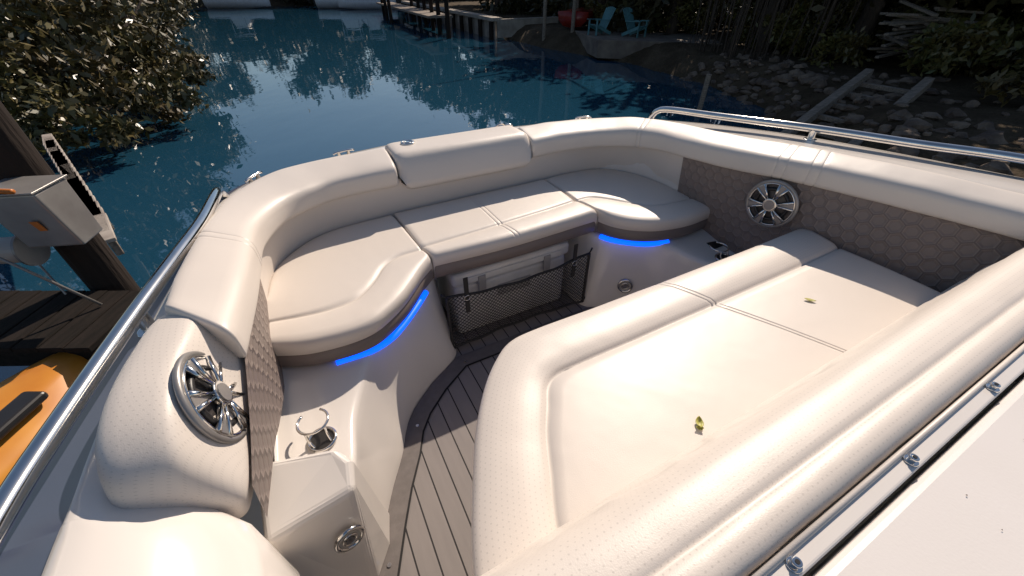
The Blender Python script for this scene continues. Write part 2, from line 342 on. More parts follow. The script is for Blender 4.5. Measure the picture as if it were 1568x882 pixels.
prof=[(.488,-.375,.64,.655,-.33,-.28,.61,.575),(.494,-.395,.69,.71,-.312,-.262,.615,.555),(.515,-.405,.735,.755,-.302,-.253,.62,.535),(.56,-.412,.765,.785,-.298,-.249,.625,.52),(.62,-.412,.775,.80,-.297,-.247,.63,.50),(.69,-.405,.778,.803,-.294,-.242,.645,.48),(.76,-.395,.775,.80,-.284,-.232,.67,.46),(.84,-.385,.765,.79,-.28,-.228,.67,.44),(.90,-.37,.75,.77,-.27,-.228,.66,.44)]
for a in cr(prof,44):
    y,xo,zo,zc,xc,xi,zi,zb=a
    def L(k): return (xc+(xi-xc)*k,y,(zc-.012)+(zi-(zc-.012))*k)
    rows.append([(xo+.02,y,zb),(xo-.006,y,zb+.05),(xo-.008,y,zo-.06),(xo,y,zo-.012),(xo+.015,y,zc-.006),(xo+.04,y,zc),(xc-.022,y,zc+.001),(xc-.006,y,zc-.003),L(.06),L(.3),L(.6),L(.9),(xi-.002,y,zi-.01),(xi-.014,y,zi-.03),(xi-.022,y,zb),((xo+xi)/2,y,zb-.005)])
grid('speaker_pod_port',rows,M_perf,boat,closed=True,capends=True,subs=1)
fl=[(-.26,-.9),(-.26,.40),(-.175,.50),(-.12,.62),(-.07,.72),(-.01,.82),(.03,.91),(.08,.985),(.18,1.08),(.32,1.17),(.35,1.25),(.35,1.62),(1.05,1.62),(1.04,1.25),(1.07,1.17),(1.17,1.12),(1.25,1.06),(1.30,.98),(1.35,.86),(1.43,.45),(1.43,-.9)]
mesh('sole',[(x,y,0) for x,y in fl],[tuple(range(len(fl)))],M_floor,boat,False)
bo=[(-.255,-.9),(-.25,.38),(-.16,.50),(-.105,.62),(-.055,.72),(.005,.82),(.045,.905),(.10,.975),(.20,1.06),(.34,1.145),(1.05,1.145),(1.16,1.09)]
Bo=[np.array(p,float) for p in bo]
inn=[]
for i,p in enumerate(Bo):
    if i==0:t=Bo[1]-p
    elif i==len(Bo)-1:t=p-Bo[i-1]
    else:
        a=(p-Bo[i-1]);b=(Bo[i+1]-p);t=a/np.linalg.norm(a)+b/np.linalg.norm(b)
    t=t/np.linalg.norm(t); nn=np.array([t[1],-t[0]]); inn.append((p,nn))
def strip(name,a,b,z,mat): 
    grid(name,[[(p[0]+n[0]*a,p[1]+n[1]*a,z),(p[0]+n[0]*b,p[1]+n[1]*b,z)] for p,n in inn],mat,boat,smooth=False)
strip('sole_border_seam',.0,.060,.0035,M_line); strip('sole_border',-.012,.054,.0075,M_border)
for p in [(-.145,.53),(.06,.925),(.34,1.13),(-.20,.40)]: cyl('sole_screw',(p[0]+.02,p[1]-.02,.0075),.006,.003,M_chrome,boat,n=12)
st=[(-.47,-1.2,.72,-.24,-1.2,.60),(-.465,.2,.72,-.24,.2,.60),(-.46,.36,.72,-.245,.36,.60),(-.457,.45,.72,-.255,.435,.60),(-.455,.49,.72,-.29,.485,.62),(-.452,.52,.72,-.39,.53,.70),(-.445,.70,.72,-.39,.68,.70),(-.42,.90,.72,-.30,.88,.70),(-.38,1.20,.715,-.26,1.18,.70),(-.345,1.46,.71,-.24,1.42,.70),(-.295,1.68,.70,-.16,1.57,.695),(-.16,1.84,.695,-.04,1.67,.69),(.14,1.955,.69,.14,1.70,.69),(.575,2.02,.69,.575,1.72,.69),(.97,1.99,.69,.97,1.72,.69),(1.42,1.92,.69,1.33,1.71,.69),(1.71,1.80,.70,1.52,1.58,.70),(1.84,1.62,.71,1.58,1.40,.71),(1.91,1.30,.75,1.58,1.2,.75),(1.99,.89,.785,1.60,.8,.78),(2.14,.36,.79,1.74,.2,.79),(2.25,-.1,.79,1.80,-.1,.79),(2.35,-1.2,.79,1.9,-1.2,.79)]
S=cr([(a,b,d,e,c,f) for a,b,c,d,e,f in st],170); rows=[]
for i,a in enumerate(S):
    t=S[min(i+1,169)][:2]-S[max(i-1,0)][:2]; t/=np.linalg.norm(t); n=np.array([-t[1],t[0]])
    O=a[:2]; I=a[2:4]; z=a[4]; zi=a[5]
    sw_=.085 if a[0]<.0 and a[1]<1.0 else .045
    if a[0]<0 and 1.0<=a[1]<1.7: sw_=.045+.04*max(0,min(1,(1.7-a[1])/.7))
    def q(p,zz): return (p[0],p[1],zz)
    def zz(k): return zi+(z-zi)*(math.sin(k*math.pi/2)**.9)
    rows.append([q(I,zi-.25),q(I,zi-.012),q(I*.97+O*.03,zi-.001)]+[q(I*(1-k)+O*k,zz(k)+.002) for k in (.2,.4,.6,.75,.9)]+[q(O-n*.003,z-.001),q(O,z-.006),q(O+n*.004,z-.010),q(O+n*(sw_-.009),z-.014),q(O+n*sw_,z-.022),q(O+n*(sw_+.005),z-.06),q(O+n*(sw_-.015),z-.12),q(O-n*.03,z-.6),q(O-n*.2,z-1.2)])
grid('hull_and_gunwale',rows,[M_gel,M_strip],boat,mifun=lambda i,j:1 if 9<=j<=12 else 0)
rp=[(-.50,-.9,.775),(-.505,.0,.775),(-.497,.3,.775),(-.488,.507,.77),(-.461,.665,.77),(-.415,.894,.77),(-.371,1.098,.768),(-.325,1.33,.762),(-.305,1.55,.75),(-.305,1.63,.735),(-.30,1.66,.70)]
tube('grab_rail_port',rp,.0165,M_chrome,boat,n=90,ring=18)
rs=[(1.775,1.68,.70),(1.775,1.665,.74),(1.79,1.60,.775),(1.842,1.311,.80),(1.94,.90,.83),(2.06,.60,.835),(2.17,.35,.84),(2.30,-.1,.84),(2.38,-.9,.84)]
tube('grab_rail_starboard',rs,.0155,M_chrome,boat,n=90,ring=18)
for x,y,z0,z1 in [(-.410,.925,.705,.765),(-.50,.15,.705,.77),(1.935,.915,.775,.83),(2.22,.15,.785,.84)]:
    cyl('rail_stanchion',(x,y,z0),.014,z1-z0,M_chrome,boat,n=18); cyl('stanchion_foot',(x,y,z0),.026,.012,M_chrome,boat,n=24,bevel=.003)
def cleat(p,a):
    e=empty('cleat',p,a,boat)
    tube('horn',[(-.048,0,.016),(-.03,0,.021),(.03,0,.021),(.048,0,.016)],.006,M_chrome,e,n=14,radii=(.005,.005))
    for s in (-1,1): cyl('foot',(s*.022,0,0),.009,.022,M_chrome,e,n=16,r2=.006)
cleat((-.20,1.775,.70),math.radians(55)); cleat((.985,1.94,.692),0); cleat((1.45,1.87,.694),math.radians(-15)); 
cleat((.16,1.925,.693),math.radians(12))
light('deck_light',(.43,1.82,.740),(0,0,1),.026)
box('anchor_locker_hatch',.42,.93,1.915,1.985,.688,.700,M_gel,boat,.004)
tube('latch',[(.90,1.93,.70),(.95,1.91,.735),(1.0,1.93,.70)],.005,M_chrome,boat,n=12)
cushion('lounge_cushion',[(1.60,.655),(1.3,.65),(.97,.65),(.62,.652),(.42,.655),(.335,.645),(.275,.605),(.215,.54),(.155,.45),(.103,.347),(.06,.25),(.02,.12),(.0,0)],
 [(1.58,.50),(1.3,.495),(.98,.495),(.66,.495),(.46,.497),(.39,.495),(.35,.475),(.32,.43),(.28,.37),(.245,.30),(.205,.22),(.165,.11),(.15,0)],
 [(1.58,.13),(1.35,.13),(1.1,.13),(.9,.13),(.78,.12),(.70,.11),(.64,.10),(.58,.09),(.52,.07),(.46,.06),(.40,.04),(.34,.02),(.3,0)],150,zt=.575,zb=.44,taz=.075,seams=(.36,),crown=.009,mats=(M_tau,M_perf,M_vin),Ln=2.05)
base=[(1.55,.60),(.42,.60),(.32,.57),(.25,.49),(.19,.41),(.13,.30),(.09,.2),(.05,.0),(.05,-1.2),(1.6,-1.2)]
prism('console_base',[(x+.02,y-.02,0) for x,y in base],[(x,y,.445) for x,y in base],M_gel,boat,.01)
prof=[(.215,.54),(.203,.59),(.197,.60),(.190,.62),(.182,.64),(.176,.66),(.169,.68),(.163,.70),(.156,.72),(.150,.74),(.140,.765),(.125,.782),(.110,.789),(.095,.793),(.080,.795),(.070,.796),(.060,.796),(.0555,.7925),(.051,.797),(.040,.800),(.026,.802),(.014,.797),(.007,.786),(.005,.77),(.006,.70),(.02,.54)]
rows=[];xs=sorted(list(np.linspace(0,1.72,150)))
def brow(x,s,sx): 
    return [(x+sx,.11+(y-.11)*s,.66+(z-.66)*s) for y,z in prof]
for a in (5,30,55,78): rows.append(brow(-.0,.72+.28*math.sin(math.radians(a)),-.03*math.cos(math.radians(a))))
for x in xs:
    r=brow(x,1,0); r2=[]
    for k,p in enumerate(r):
        am=.006*math.sin(math.pi*min(1,max(0,(k-1)/9))) if k<11 else .0008
        w=noise.noise(Vector((x*14+k*.12,k*.33,0)))+.5*noise.noise(Vector((x*34-k*.2,k*.5,4)))
        r2.append((p[0],p[1]+am*w,p[2]+am*.6*w))
    rows.append(r2)
grid('lounge_backrest',rows,M_perf,boat,closed=True,capends=True)
box('snap_track',-.02,1.8,-.024,.002,.70,.788,M_gel,boat,.004)
tube('track_piping',[(-.02,-.0005,.790),(1.8,-.0005,.790)],.004,M_vin,boat)
for i in range(6):
    x=.096+i*.266
    e=empty('snap_stud',(x,-.0125,.788),0,boat)
    cyl('base',(0,0,0),.009,.003,M_chrome,e,n=20,bevel=.001); cyl('post',(0,0,.003),.0045,.005,M_chrome,e,n=16); cyl('head',(0,0,.0075),.006,.0035,M_chrome,e,n=16,bevel=.0012); cyl('dimple',(0,0,.0111),.0028,.0006,M_blk,e,n=12)
box('console_top',.0,1.82,-1.3,-.030,.70,.786,M_deck,boat,.012)
cooler=empty('cooler',rz=YAW)
box('body',.40,.97,1.27,1.56,.008,.29,M_cool,cooler,.02); box('lid',.39,.98,1.26,1.57,.294,.36,M_cool,cooler,.018)
box('lid_step',.44,.93,1.254,1.262,.305,.335,M_cool,cooler,.003)
for x in (.52,.85): box('latch',x-.018,x+.018,1.248,1.258,.24,.33,M_grey,cooler,.004)
box('handle_recess',.60,.77,1.262,1.268,.18,.24,M_grey,cooler,.002)
net=empty('cargo_net',rz=YAW)
cu=bpy.data.curves.new('mesh_cords','CURVE'); cu.dimensions='3D'; cu.bevel_depth=.0016; cu.bevel_resolution=1
def npt(u,v):
    x=.335+.70*u; zt=.325-.035*math.sin(math.pi*u); zb=.035+.02*math.sin(math.pi*u)
    return (x,1.185-.02*math.sin(math.pi*u)*math.sin(math.pi*v)+.004*math.sin(23*u),zb+(zt-zb)*v)
nu,nv=38,15
for d in (1,-1):
    for s in range(-nv,nu+nv+1):
        pts=[]
        for k in range(nv*2+1):
            j=k/2; i=s+d*j
            if 0<=i<=nu: pts.append(npt(i/nu,j/nv))
        if len(pts)>1:
            sp=cu.splines.new('POLY'); sp.points.add(len(pts)-1)
            for q,p in zip(sp.points,pts): q.co=(*p,1)
cu.materials.append(M_strap); link(bpy.data.objects.new('mesh_cords',cu),net)
for v in (0,1): tube('hem_%d'%v,[npt(u,v) for u in np.linspace(0,1,20)],.006,M_strap,net,n=30,ring=8)
for u in (0,1): tube('side_hem_%d'%u,[npt(u,v) for v in np.linspace(0,1,8)],.007,M_strap,net,n=12,ring=8)
for u in (.12,.88):
    p=npt(u,1); box('strap',p[0]-.010,p[0]+.010,1.178,1.182,.22,.40,M_strap,net,.001)
    torus('ring',(p[0],1.176,.30),.012,.002,M_chrome,net,axis=(0,1,0),n=20,m=6)
for u,v in ((0,0),(1,0),(0,1),(1,1)):
    p=npt(u,v); tube('tie',[p,(p[0]+(-.02 if u==0 else .02),1.19,p[2]+.02)],.004,M_strap,net,ring=8)
M_leaf=simple('leaf_yellow_green',(.46,.42,.10),(.30,.30,.06),rough=.5,scale=60)
def leaf(x,y,z,a,s,curl,wd=.32):
    rows=[]
    for i in range(9):
        t=i/8; w=wd*math.sin(math.pi*min(1,t*.93+.05))**.8
        rows.append([((t-.5)*s,k*w*s,.002+curl*s*(abs(k)*.5+(2*t-1)**2*.6)) for k in (-1,-.5,0,.5,1)])
    o=grid('fallen_leaf',rows,M_leaf,None,solid=.0006)
    o.location=Matrix.Rotation(YAW,4,'Z')@Vector((x,y,z)); o.rotation_euler=(0,0,YAW+a)
leaf(.575,.235,.578,.9,.026,.3); leaf(.565,.226,.578,2.4,.015,.4)
leaf(1.19,.37,.579,-.9,.030,.06,.2)
V=[];Fc=[]
for i in range(26):
    x=R.uniform(.35,1.2);y=-R.uniform(.05,.45);a=R.uniform(0,3.14);s=R.uniform(.0012,.0035);k=len(V)
    for q in (0,1.9,3.1,4.6): V.append((x+s*(1+.6*math.cos(q))*math.cos(q+a),y+s*.7*math.sin(q+a),.7875+R.random()*.001))
    Fc.append((k,k+1,k+2,k+3))
o=mesh('leaf_litter',V,Fc,simple('litter',(.10,.06,.04),rough=.9),None,False); o.rotation_euler=(0,0,YAW)

# ================================================================= SURROUNDINGS (X right, Y away)
canal=[(-7,-60),(-6.5,0),(-8,6),(-11.3,13.8),(-18.6,26),(-32,47),(-60,56),(-60,66),(-30,62),(-14,60),(-10.9,49),(-.9,26),(1.4,21.5),(4.2,17.4),(5.5,13.8),(5.9,10.9),(5.3,8),(4.8,4),(4.6,-60)]
CP=np.array(canal,float)
def sdist(x,y):
    d=1e9; inside=False; n=len(CP)
    for i in range(n):
        a=CP[i];b=CP[(i+1)%n]; e=b-a; w=np.array([x,y])-a
        t=max(0,min(1,w.dot(e)/e.dot(e))); d=min(d,math.hypot(*(w-e*t)))
        if (a[1]>y)!=(b[1]>y) and x<(b[0]-a[0])*(y-a[1])/(b[1]-a[1])+a[0]: inside=not inside
    return -d if inside else d
def gz(x,y):
    s=sdist(x,y); t=max(0,min(1,(s+.8)/2.6)); t=t*t*(3-2*t)
    return -2.1+t*1.45+.018*max(0,min(s,40))+ (.12*noise.noise(Vector((x*.6,y*.6,0)))+.05*noise.noise(Vector((x*2.5,y*2.5,3))))*min(1,max(0,s+.5))
def axis(lim,n,c,k): 
    u=np.linspace(-1,1,n); return c+lim*np.sinh(k*u)/math.sinh(k)
xs=axis(400,130,4,5.2); ys=axis(400,130,12,5.2)
rows=[[(x,y,gz(x,y)) for y in ys] for x in xs]
m,nt,b=new_mat('ground_soil')
f=ramp(nt,nz(nt,1.3,6,.7),0,1,.4,.6); f2=ramp(nt,nz(nt,18,4,.7),0,1,.45,.6)
c=mixc(nt,f,(.065,.044,.028),(.12,.086,.055)); c=mixc(nt,mathn(nt,'MULTIPLY',f2,.5),c,(.04,.038,.015))
nt.links.new(c,b.inputs['Base Color']); b.inputs['Roughness'].default_value=.95; b.inputs['Specular IOR Level'].default_value=.15; bump(nt,b,nz(nt,14,6,.7),.8,.08)
grid('ground',rows,m,None,flip=True)
m,nt,b=new_mat('canal_water')
b.inputs['Base Color'].default_value=(.012,.060,.105,1); b.inputs['Roughness'].default_value=.02; b.inputs['IOR'].default_value=2.2
w1=nz(nt,.7,2,.5,sc3=(1,.5,1)); w2=nz(nt,4,2,.5,sc3=(1,.6,1))
p=bump(nt,b,w1,.13,.10); bump(nt,b,w2,.07,.02,p)
mesh('water',[(-400,-300,WZ),(60,-300,WZ),(60,70,WZ),(-400,70,WZ)],[(0,1,2,3)],m,None,False)

def leafmat(name,c1,c2,c3,rough=.42):
    m,nt,b=new_mat(name); g=N(nt,'ShaderNodeNewGeometry')
    c=mixc(nt,g.outputs['Random Per Island'],c1,c2); f=ramp(nt,nz(nt,.8,2),0,1,.45,.62)
    c=mixc(nt,mathn(nt,'MULTIPLY',f,.6),c,c3); nt.links.new(c,b.inputs['Base Color']); b.inputs['Roughness'].default_value=rough
    return m
M_lf1=leafmat('mangrove_leaves',(.045,.048,.012),(.15,.12,.045),(.08,.05,.02),.38)
M_lf2=leafmat('tree_leaves_dark',(.026,.030,.009),(.075,.060,.020),(.050,.032,.012),.5)
M_lf3=leafmat('fern_leaves',(.06,.07,.015),(.16,.13,.04),(.10,.06,.02))
M_bark=simple('bark',(.08,.055,.038),(.04,.027,.019),rough=.9,scale=8,bs=.8,bscale=20,bd=.03,sc3=(1,1,.2))
rng=np.random.default_rng(3)
def foliage(name,clumps,per,size,mat,sub=14,spread=.33):
    V=[]
    for (cx,cy,cz,rx,ry,rz) in clumps:
        n=int(per*(rx*ry*rz)**.5)
        d=rng.normal(size=(sub,3)); d/=np.linalg.norm(d,axis=1,keepdims=True); d*=rng.uniform(.45,1.0,(sub,1))
        k=rng.integers(0,sub,n); off=rng.normal(size=(n,3))*spread*rng.uniform(.5,1,(n,1))
        c=(d[k]+off)*np.array([rx,ry,rz])+np.array([cx,cy,cz])
        a=rng.normal(size=(n,3)); a/=np.linalg.norm(a,axis=1,keepdims=True)
        nn=rng.normal(size=(n,3))+np.array([0,0,.9]); bb=np.cross(a,nn); bb/=np.linalg.norm(bb,axis=1,keepdims=True)
        s=size*rng.uniform(.6,1.3,(n,1))
        V.append(np.stack([c-a*s,c+bb*s*.42,c+a*s,c-bb*s*.42],axis=1).reshape(-1,3))
    V=np.concatenate(V); nf=len(V)//4
    V[:,2]=np.maximum(V[:,2],WZ+.03)
    me=bpy.data.meshes.new(name); me.vertices.add(len(V)); me.vertices.foreach_set('co',V.ravel())
    me.loops.add(nf*4); me.loops.foreach_set('vertex_index',np.arange(nf*4,dtype=np.int32))
    me.polygons.add(nf); me.polygons.foreach_set('loop_start',np.arange(nf,dtype=np.int32)*4); me.polygons.foreach_set('loop_total',np.full(nf,4,dtype=np.int32))
    me.materials.append(mat); me.update(calc_edges=True); me.validate()
    o=bpy.data.objects.new(name,me); return link(o)
SH=([0,8,13.8,17.4,21,26,49],[4.8,5.3,5.5,4.2,1.4,-.9,-10.9])
cl=[(-8.6,8.2,-.3,1.5,1.4,.8),(-7.7,9.4,-.6,1.0,1.0,.5),(-9.8,9.8,.3,1.6,1.6,1.1),(-7.6,7.0,-.6,.9,.9,.5),(-10.5,11.5,-.1,1.4,1.5,1.0),(-9.4,7.0,.4,1.1,1.1,.7),(-8.9,11.2,-.6,1,1,.5)]
foliage('mangrove_bush',cl,3600,.085,M_lf1,17,.17)
cl=[]
for i in range(34):
    t=i/33; f=10+44*t; r0=np.interp(f,[0,6,13.8,26,47,56],[-6.5,-8,-11.3,-18.6,-32,-50])
    cl.append((r0-1.2-R.random()*2.5,f,R.uniform(-.4,1.2),1.9+R.random()*1.2,1.9,1.2+R.random()))
    cl.append((r0-3-R.random()*4,f+R.random()*3,R.uniform(2,6),2.4,2.4,2))
foliage('mangrove_foliage',cl,650,.16,M_lf1,16,.2)
cl=[]
for i in range(58):
    x=R.uniform(-75,2); y=64+R.random()*10 if x<-14 else 60+R.random()*8
    h=R.choice([2,4,7,10]); cl.append((x,y,R.uniform(0,h),3.5,3,2.5+R.random()))
for i in range(30): cl.append((-75+i*2.7,70,R.uniform(-.5,1.5),2.5,2,1.8))
foliage('distant_trees',cl,230,.46,M_lf2,14,.28)
cl=[]
for i in range(70):
    f=R.uniform(8,50); r0=np.interp(f,*SH)
    d=R.uniform(4.5,13); cl.append((r0+d,f,R.uniform(2.2,7),2.2,2.2,1.6))
for i in range(26):
    cl.append((R.uniform(7,17),R.uniform(11,21),R.uniform(2.2,5.5),2.0,2.0,1.3))  # extra clumps above the view, added to cast shade on the bank
foliage('canopy_and_shade_clumps',cl,430,.21,M_lf2,15,.22)
cl=[]
for i in range(60):
    f=R.uniform(20,50); r0=np.interp(f,*SH); cl.append((r0+R.uniform(6,18),f,R.uniform(-.4,2.6),2.6,2.2,1.5))
for i in range(46):
    cl.append((R.uniform(13.5,30),R.uniform(6,24),R.uniform(-.2,3.2),2.4,2.2,1.5))
foliage('thicket',cl,330,.24,M_lf2,14,.26)
cl=[]
for i in range(70):
    f=R.uniform(6,24); r0=np.interp(f,*SH)
    d=R.uniform(3.4,10)
    if 17<f<23 and d<4.8: continue
    x=r0+d; cl.append((x,f,gz(x,f)+.3+R.random()*.6,.8,.8,.55))
foliage('undergrowth',cl,1000,.10,M_lf3,12,.22)
def tree(name,x,y,h,r):
    e=empty(name,(x,y,gz(x,y)-.1)); R2=random.Random(int(x*100+y))
    path=[(0,0,0)]
    for k in range(1,5): path.append((R2.uniform(-.25,.25)*k*.5,R2.uniform(-.25,.25)*k*.5,h*k/4))
    tube('trunk',path,r,M_bark,e,n=16,ring=10,radii=(r*1.3,r*.5))
    for k in range(6):
        z=h*R2.uniform(.3,.9); a=R2.uniform(0,6.28); L=h*R2.uniform(.2,.4)
        tube('limb_%d'%k,[(0,0,z),(math.cos(a)*L*.5,math.sin(a)*L*.5,z+L*.2),(math.cos(a)*L,math.sin(a)*L,z+L*.6)],r,M_bark,e,n=8,ring=7,radii=(r*.45,r*.12))
for x,y,h,r in [(8.5,15.5,7,.16),(9.4,18,8,.2),(10.5,14,7,.22),(12,16,8,.18),(7.2,21,8,.2),(4.6,25,8,.18),(13.5,10,7,.2),(14.5,13,7,.16),(2.2,31,8,.25),(-1,36,9,.25),(11.5,21,8,.2),(12.2,7.5,6,.15),(-10.5,12,5,.12),(-14,17,6,.16),(-20,25,8,.2),(-12.4,15,5,.1)]:
    tree('tree',x,y,h,r)
rows_v=[];fs=[]
for i in range(80):
    x=R.uniform(6.6,9.9);y=R.uniform(13.5,17.5);z0=gz(x,y);h=R.uniform(1.5,4.5);w=R.uniform(.008,.035)
    k=len(rows_v);dx=R.uniform(-.3,.3)
    for (a,bb) in ((0,0),(h,1)):
        for c in range(4): rows_v.append((x+dx*bb+w*math.cos(c*1.57),y+w*math.sin(c*1.57),z0+a))
    for c in range(4): fs.append((k+c,k+(c+1)%4,k+4+(c+1)%4,k+4+c))
mesh('aerial_roots',rows_v,fs,M_bark,None,False)
M_rock=simple('rock',(.21,.155,.11),(.085,.06,.045),rough=.9,scale=3,bs=.6,bscale=9,bd=.05)
import bmesh
def rocks(name,pts,mat):
    bm=bmesh.new()
    for (x,y,z,s) in pts:
        r=bmesh.ops.create_icosphere(bm,subdivisions=2,radius=s)
        o=Vector((R.random()*50,R.random()*50,0)); sx,sy,sz=R.uniform(.7,1.4),R.uniform(.7,1.3),R.uniform(.45,.8)
        for v in r['verts']:
            k=1+.55*noise.noise(v.co/s*1.3+o); v.co=Vector((v.co.x*sx*k+x,v.co.y*sy*k+y,v.co.z*sz*k+z))
    me=bpy.data.meshes.new(name); bm.to_mesh(me); bm.free(); me.materials.append(mat); link(bpy.data.objects.new(name,me))
pts=[]
for i in range(420):
    f=R.uniform(3.5,15); r0=np.interp(f,[0,8,10.9,13.8,17.4,21,26,49],[4.8,5.3,5.9,5.5,4.2,1.4,-.9,-10.9]); d=abs(R.gauss(.6,.9)) if R.random()<.8 else R.uniform(1,4.5)
    pts.append((r0+d,f,gz(r0+d,f)+.01,R.uniform(.04,.17)))
rocks('shore_rocks',pts,M_rock)
M_wood=simple('weathered_wood',(.30,.24,.19),(.15,.12,.09),rough=.85,scale=5,bs=.5,bscale=30,bd=.01,sc3=(1,8,8))
M_pile=simple('piling_wood',(.035,.025,.02),(.016,.012,.010),rough=.9,scale=4,bs=.7,bscale=16,bd=.03,sc3=(1,1,.15),spec=.2)
M_conc=simple('concrete',(.42,.37,.31),(.27,.23,.19),rough=.9,scale=2,bs=.4,bscale=20,bd=.01)
def plank(name,a,b,w,h,mat,parent=None):
    a=Vector(a);b=Vector(b);t=(b-a).normalized();u=t.cross(Vector((0,0,1)))
    if u.length<.01:u=Vector((1,0,0))
    u=u.normalized()*w/2;v=Vector(u.normalized().cross(t))*h/2
    return prism(name,[a-u-v,a+u-v,a+u+v,a-u+v],[b-u-v,b+u-v,b+u+v,b-u+v],mat,parent,.004,1)
lp=empty('lumber_pile',(10.6,12.0,gz(10.6,12.0)+.25))
for i in range(40):
    a=R.uniform(-.5,.5) if i%2 else R.uniform(1.1,1.9); L=R.uniform(.5,1.0); c=(R.uniform(-.7,.7),R.uniform(-.4,.4),.03+i*.026)
    plank('board_%d'%i,(c[0]-L*math.cos(a),c[1]-L*math.sin(a),c[2]+R.uniform(-.12,.12)),(c[0]+L*math.cos(a),c[1]+L*math.sin(a),c[2]+R.uniform(-.1,.2)),.11,.05,M_wood,lp)
rw=empty('marine_railway')
for (x0,y0,x1,y1) in ((5.0,7.6,8.0,9.9),(5.5,6.6,8.5,8.9)):
    plank('rail_beam',(x0,y0,-1.15),(x1,y1,-.30),.16,.16,M_wood,rw)
for k in range(6):
    t=.1+k*.16; plank('cross_tie',(5.0+3*t,7.6+2.3*t,-1.1+.8*t-.1),(5.5+3*t,6.6+2.3*t,-1.1+.8*t-.1),.12,.08,M_wood,rw)
cyl('mooring_post',(4.75,10.6,-1.6),.06,1.15,M_wood,None,n=14,bevel=.01)
sw=empty('seawall'); A=np.array([-.9,26.]);Bv=np.array([-10.9,49.])
nn=14
for k in range(nn):
    p=A+(Bv-A)*k/nn; q=A+(Bv-A)*(k+.97)/nn
    plank('panel_%d'%k,(p[0],p[1],-1.15),(q[0],q[1],-1.15),.14,1.5,M_conc,sw)
    cyl('batter_pile_%d'%k,(p[0]-.25,p[1]-.1,-1.9),.13,1.45,M_pile,sw,n=12)
plank('cap',(A[0]+.1,A[1]-.2,-.34),(Bv[0],Bv[1],-.34),.6,.16,M_conc,sw)
plank('return_wall',(A[0]+.1,A[1]-.2,-.75),(A[0]+3.5,A[1]+1.2,-.72),.3,.85,M_conc,sw)
for x,y,h in [(-3.6,26.5,2.6),(-4.4,28.5,2.6),(-5.2,31,3),(-6.1,33.5,3),(-7.0,36,3),(-8,38.5,3.2),(-9.3,36.5,3.2),(-10.5,40,3.4),(-11.8,44,3.6),(-12.5,47,3.6)]:
    cyl('piling',(x,y,-2.2),.14,h+.6,M_pile,None,n=14,r2=.12)
dk=empty('distant_dock')
plank('deck',(-4.2,28,-.35),(-12.3,46.5,-.35),1.5,.12,M_wood,dk)
M_red=simple('red_gelcoat',(.30,.03,.02),rough=.25); M_tin=simple('metal_roof',(.30,.28,.26),(.2,.17,.15),rough=.5,metal=.3)
M_whiteb=simple('white_gelcoat',(.75,.73,.70),rough=.3)
bh=empty('boathouse')
for x,y in ((1.6,23.2),(2.9,22.4),(3.6,26.5),(5.0,25.6)): cyl('post',(x,y,-1.6),.09,4.3,M_wood,bh,n=12)
prism('roof',[(1.0,22.6,2.6),(3.4,21.6,2.6),(5.6,26,2.6),(3.2,27.2,2.6)],[(2.0,22.4,3.4),(2.4,22.2,3.4),(4.6,26.4,3.4),(4.2,26.6,3.4)],M_tin,bh,.02)
def hullboat(name,loc,rz,L,W,H,mh,cab=True):
    e=empty(name,loc,rz); rows=[]
    for t in np.linspace(0,1,16):
        w=W/2*(1-max(0,(t-.45)/.55)**2.2)+.01; k=.15*t**2
        rows.append([(t*L,-w,H*(1+k)),(t*L,-w*.93,H*.5),(t*L,-w*.6,H*.12+H*.5*max(0,t-.6)),(t*L,0,H*.9*max(0,t-.7)),(t*L,w*.6,H*.12+H*.5*max(0,t-.6)),(t*L,w*.93,H*.5),(t*L,w,H*(1+k)),(t*L,w*.8,H*(1+k)+.01),(t*L,0,H*(1+k)+.03),(t*L,-w*.8,H*(1+k)+.01)])
    grid('hull',rows,mh,e,closed=True,capends=True)
    if cab:
        prism('cabin',[(L*.3,-W*.3,H),(L*.65,-W*.22,H),(L*.65,W*.22,H),(L*.3,W*.3,H)],[(L*.35,-W*.26,H*2),(L*.52,-W*.2,H*2),(L*.52,W*.2,H*2),(L*.35,W*.26,H*2)],M_whiteb,e,.05)
        prism('windshield',[(L*.655,-W*.2,H*1.1),(L*.66,-W*.2,H*1.1),(L*.66,W*.2,H*1.1),(L*.655,W*.2,H*1.1)],[(L*.53,-W*.18,H*1.8),(L*.535,-W*.18,H*1.8),(L*.535,W*.18,H*1.8),(L*.53,W*.18,H*1.8)],M_blk,e,.0)
        box('outboard_motor',-.5,-.05,-.22,.22,H*.3,H*1.7,M_blk,e,.06); box('motor_leg',-.3,-.1,-.06,.06,-H*.4,H*.3,M_blk,e,.02)
        box('hardtop',L*.28,L*.56,-W*.34,W*.34,H*2.75,H*2.85,M_whiteb,e,.03)
        for sx in (.3,.54):
            for sy in (-.3,.3): tube('top_support',[(L*sx,W*sy,H),(L*sx,W*sy,H*2.76)],.03,M_chrome,e,ring=8)
    return e
hullboat('red_motorboat',(2.9,22.9,-.5),math.radians(62),3.6,1.5,.65,M_red,False)
hullboat('moored_boat',(-23,57.5,WZ-.1),math.radians(8),8,2.6,1.1,M_whiteb)
hullboat('moored_boat',(-13.5,56.5,WZ-.1),math.radians(190),6.5,2.3,1.0,M_whiteb)
hullboat('moored_boat',(-36,57.5,WZ-.1),math.radians(5),7,2.4,1.0,M_whiteb)
M_teal=simple('teal_paint',(.10,.26,.28),(.08,.20,.22),rough=.6)
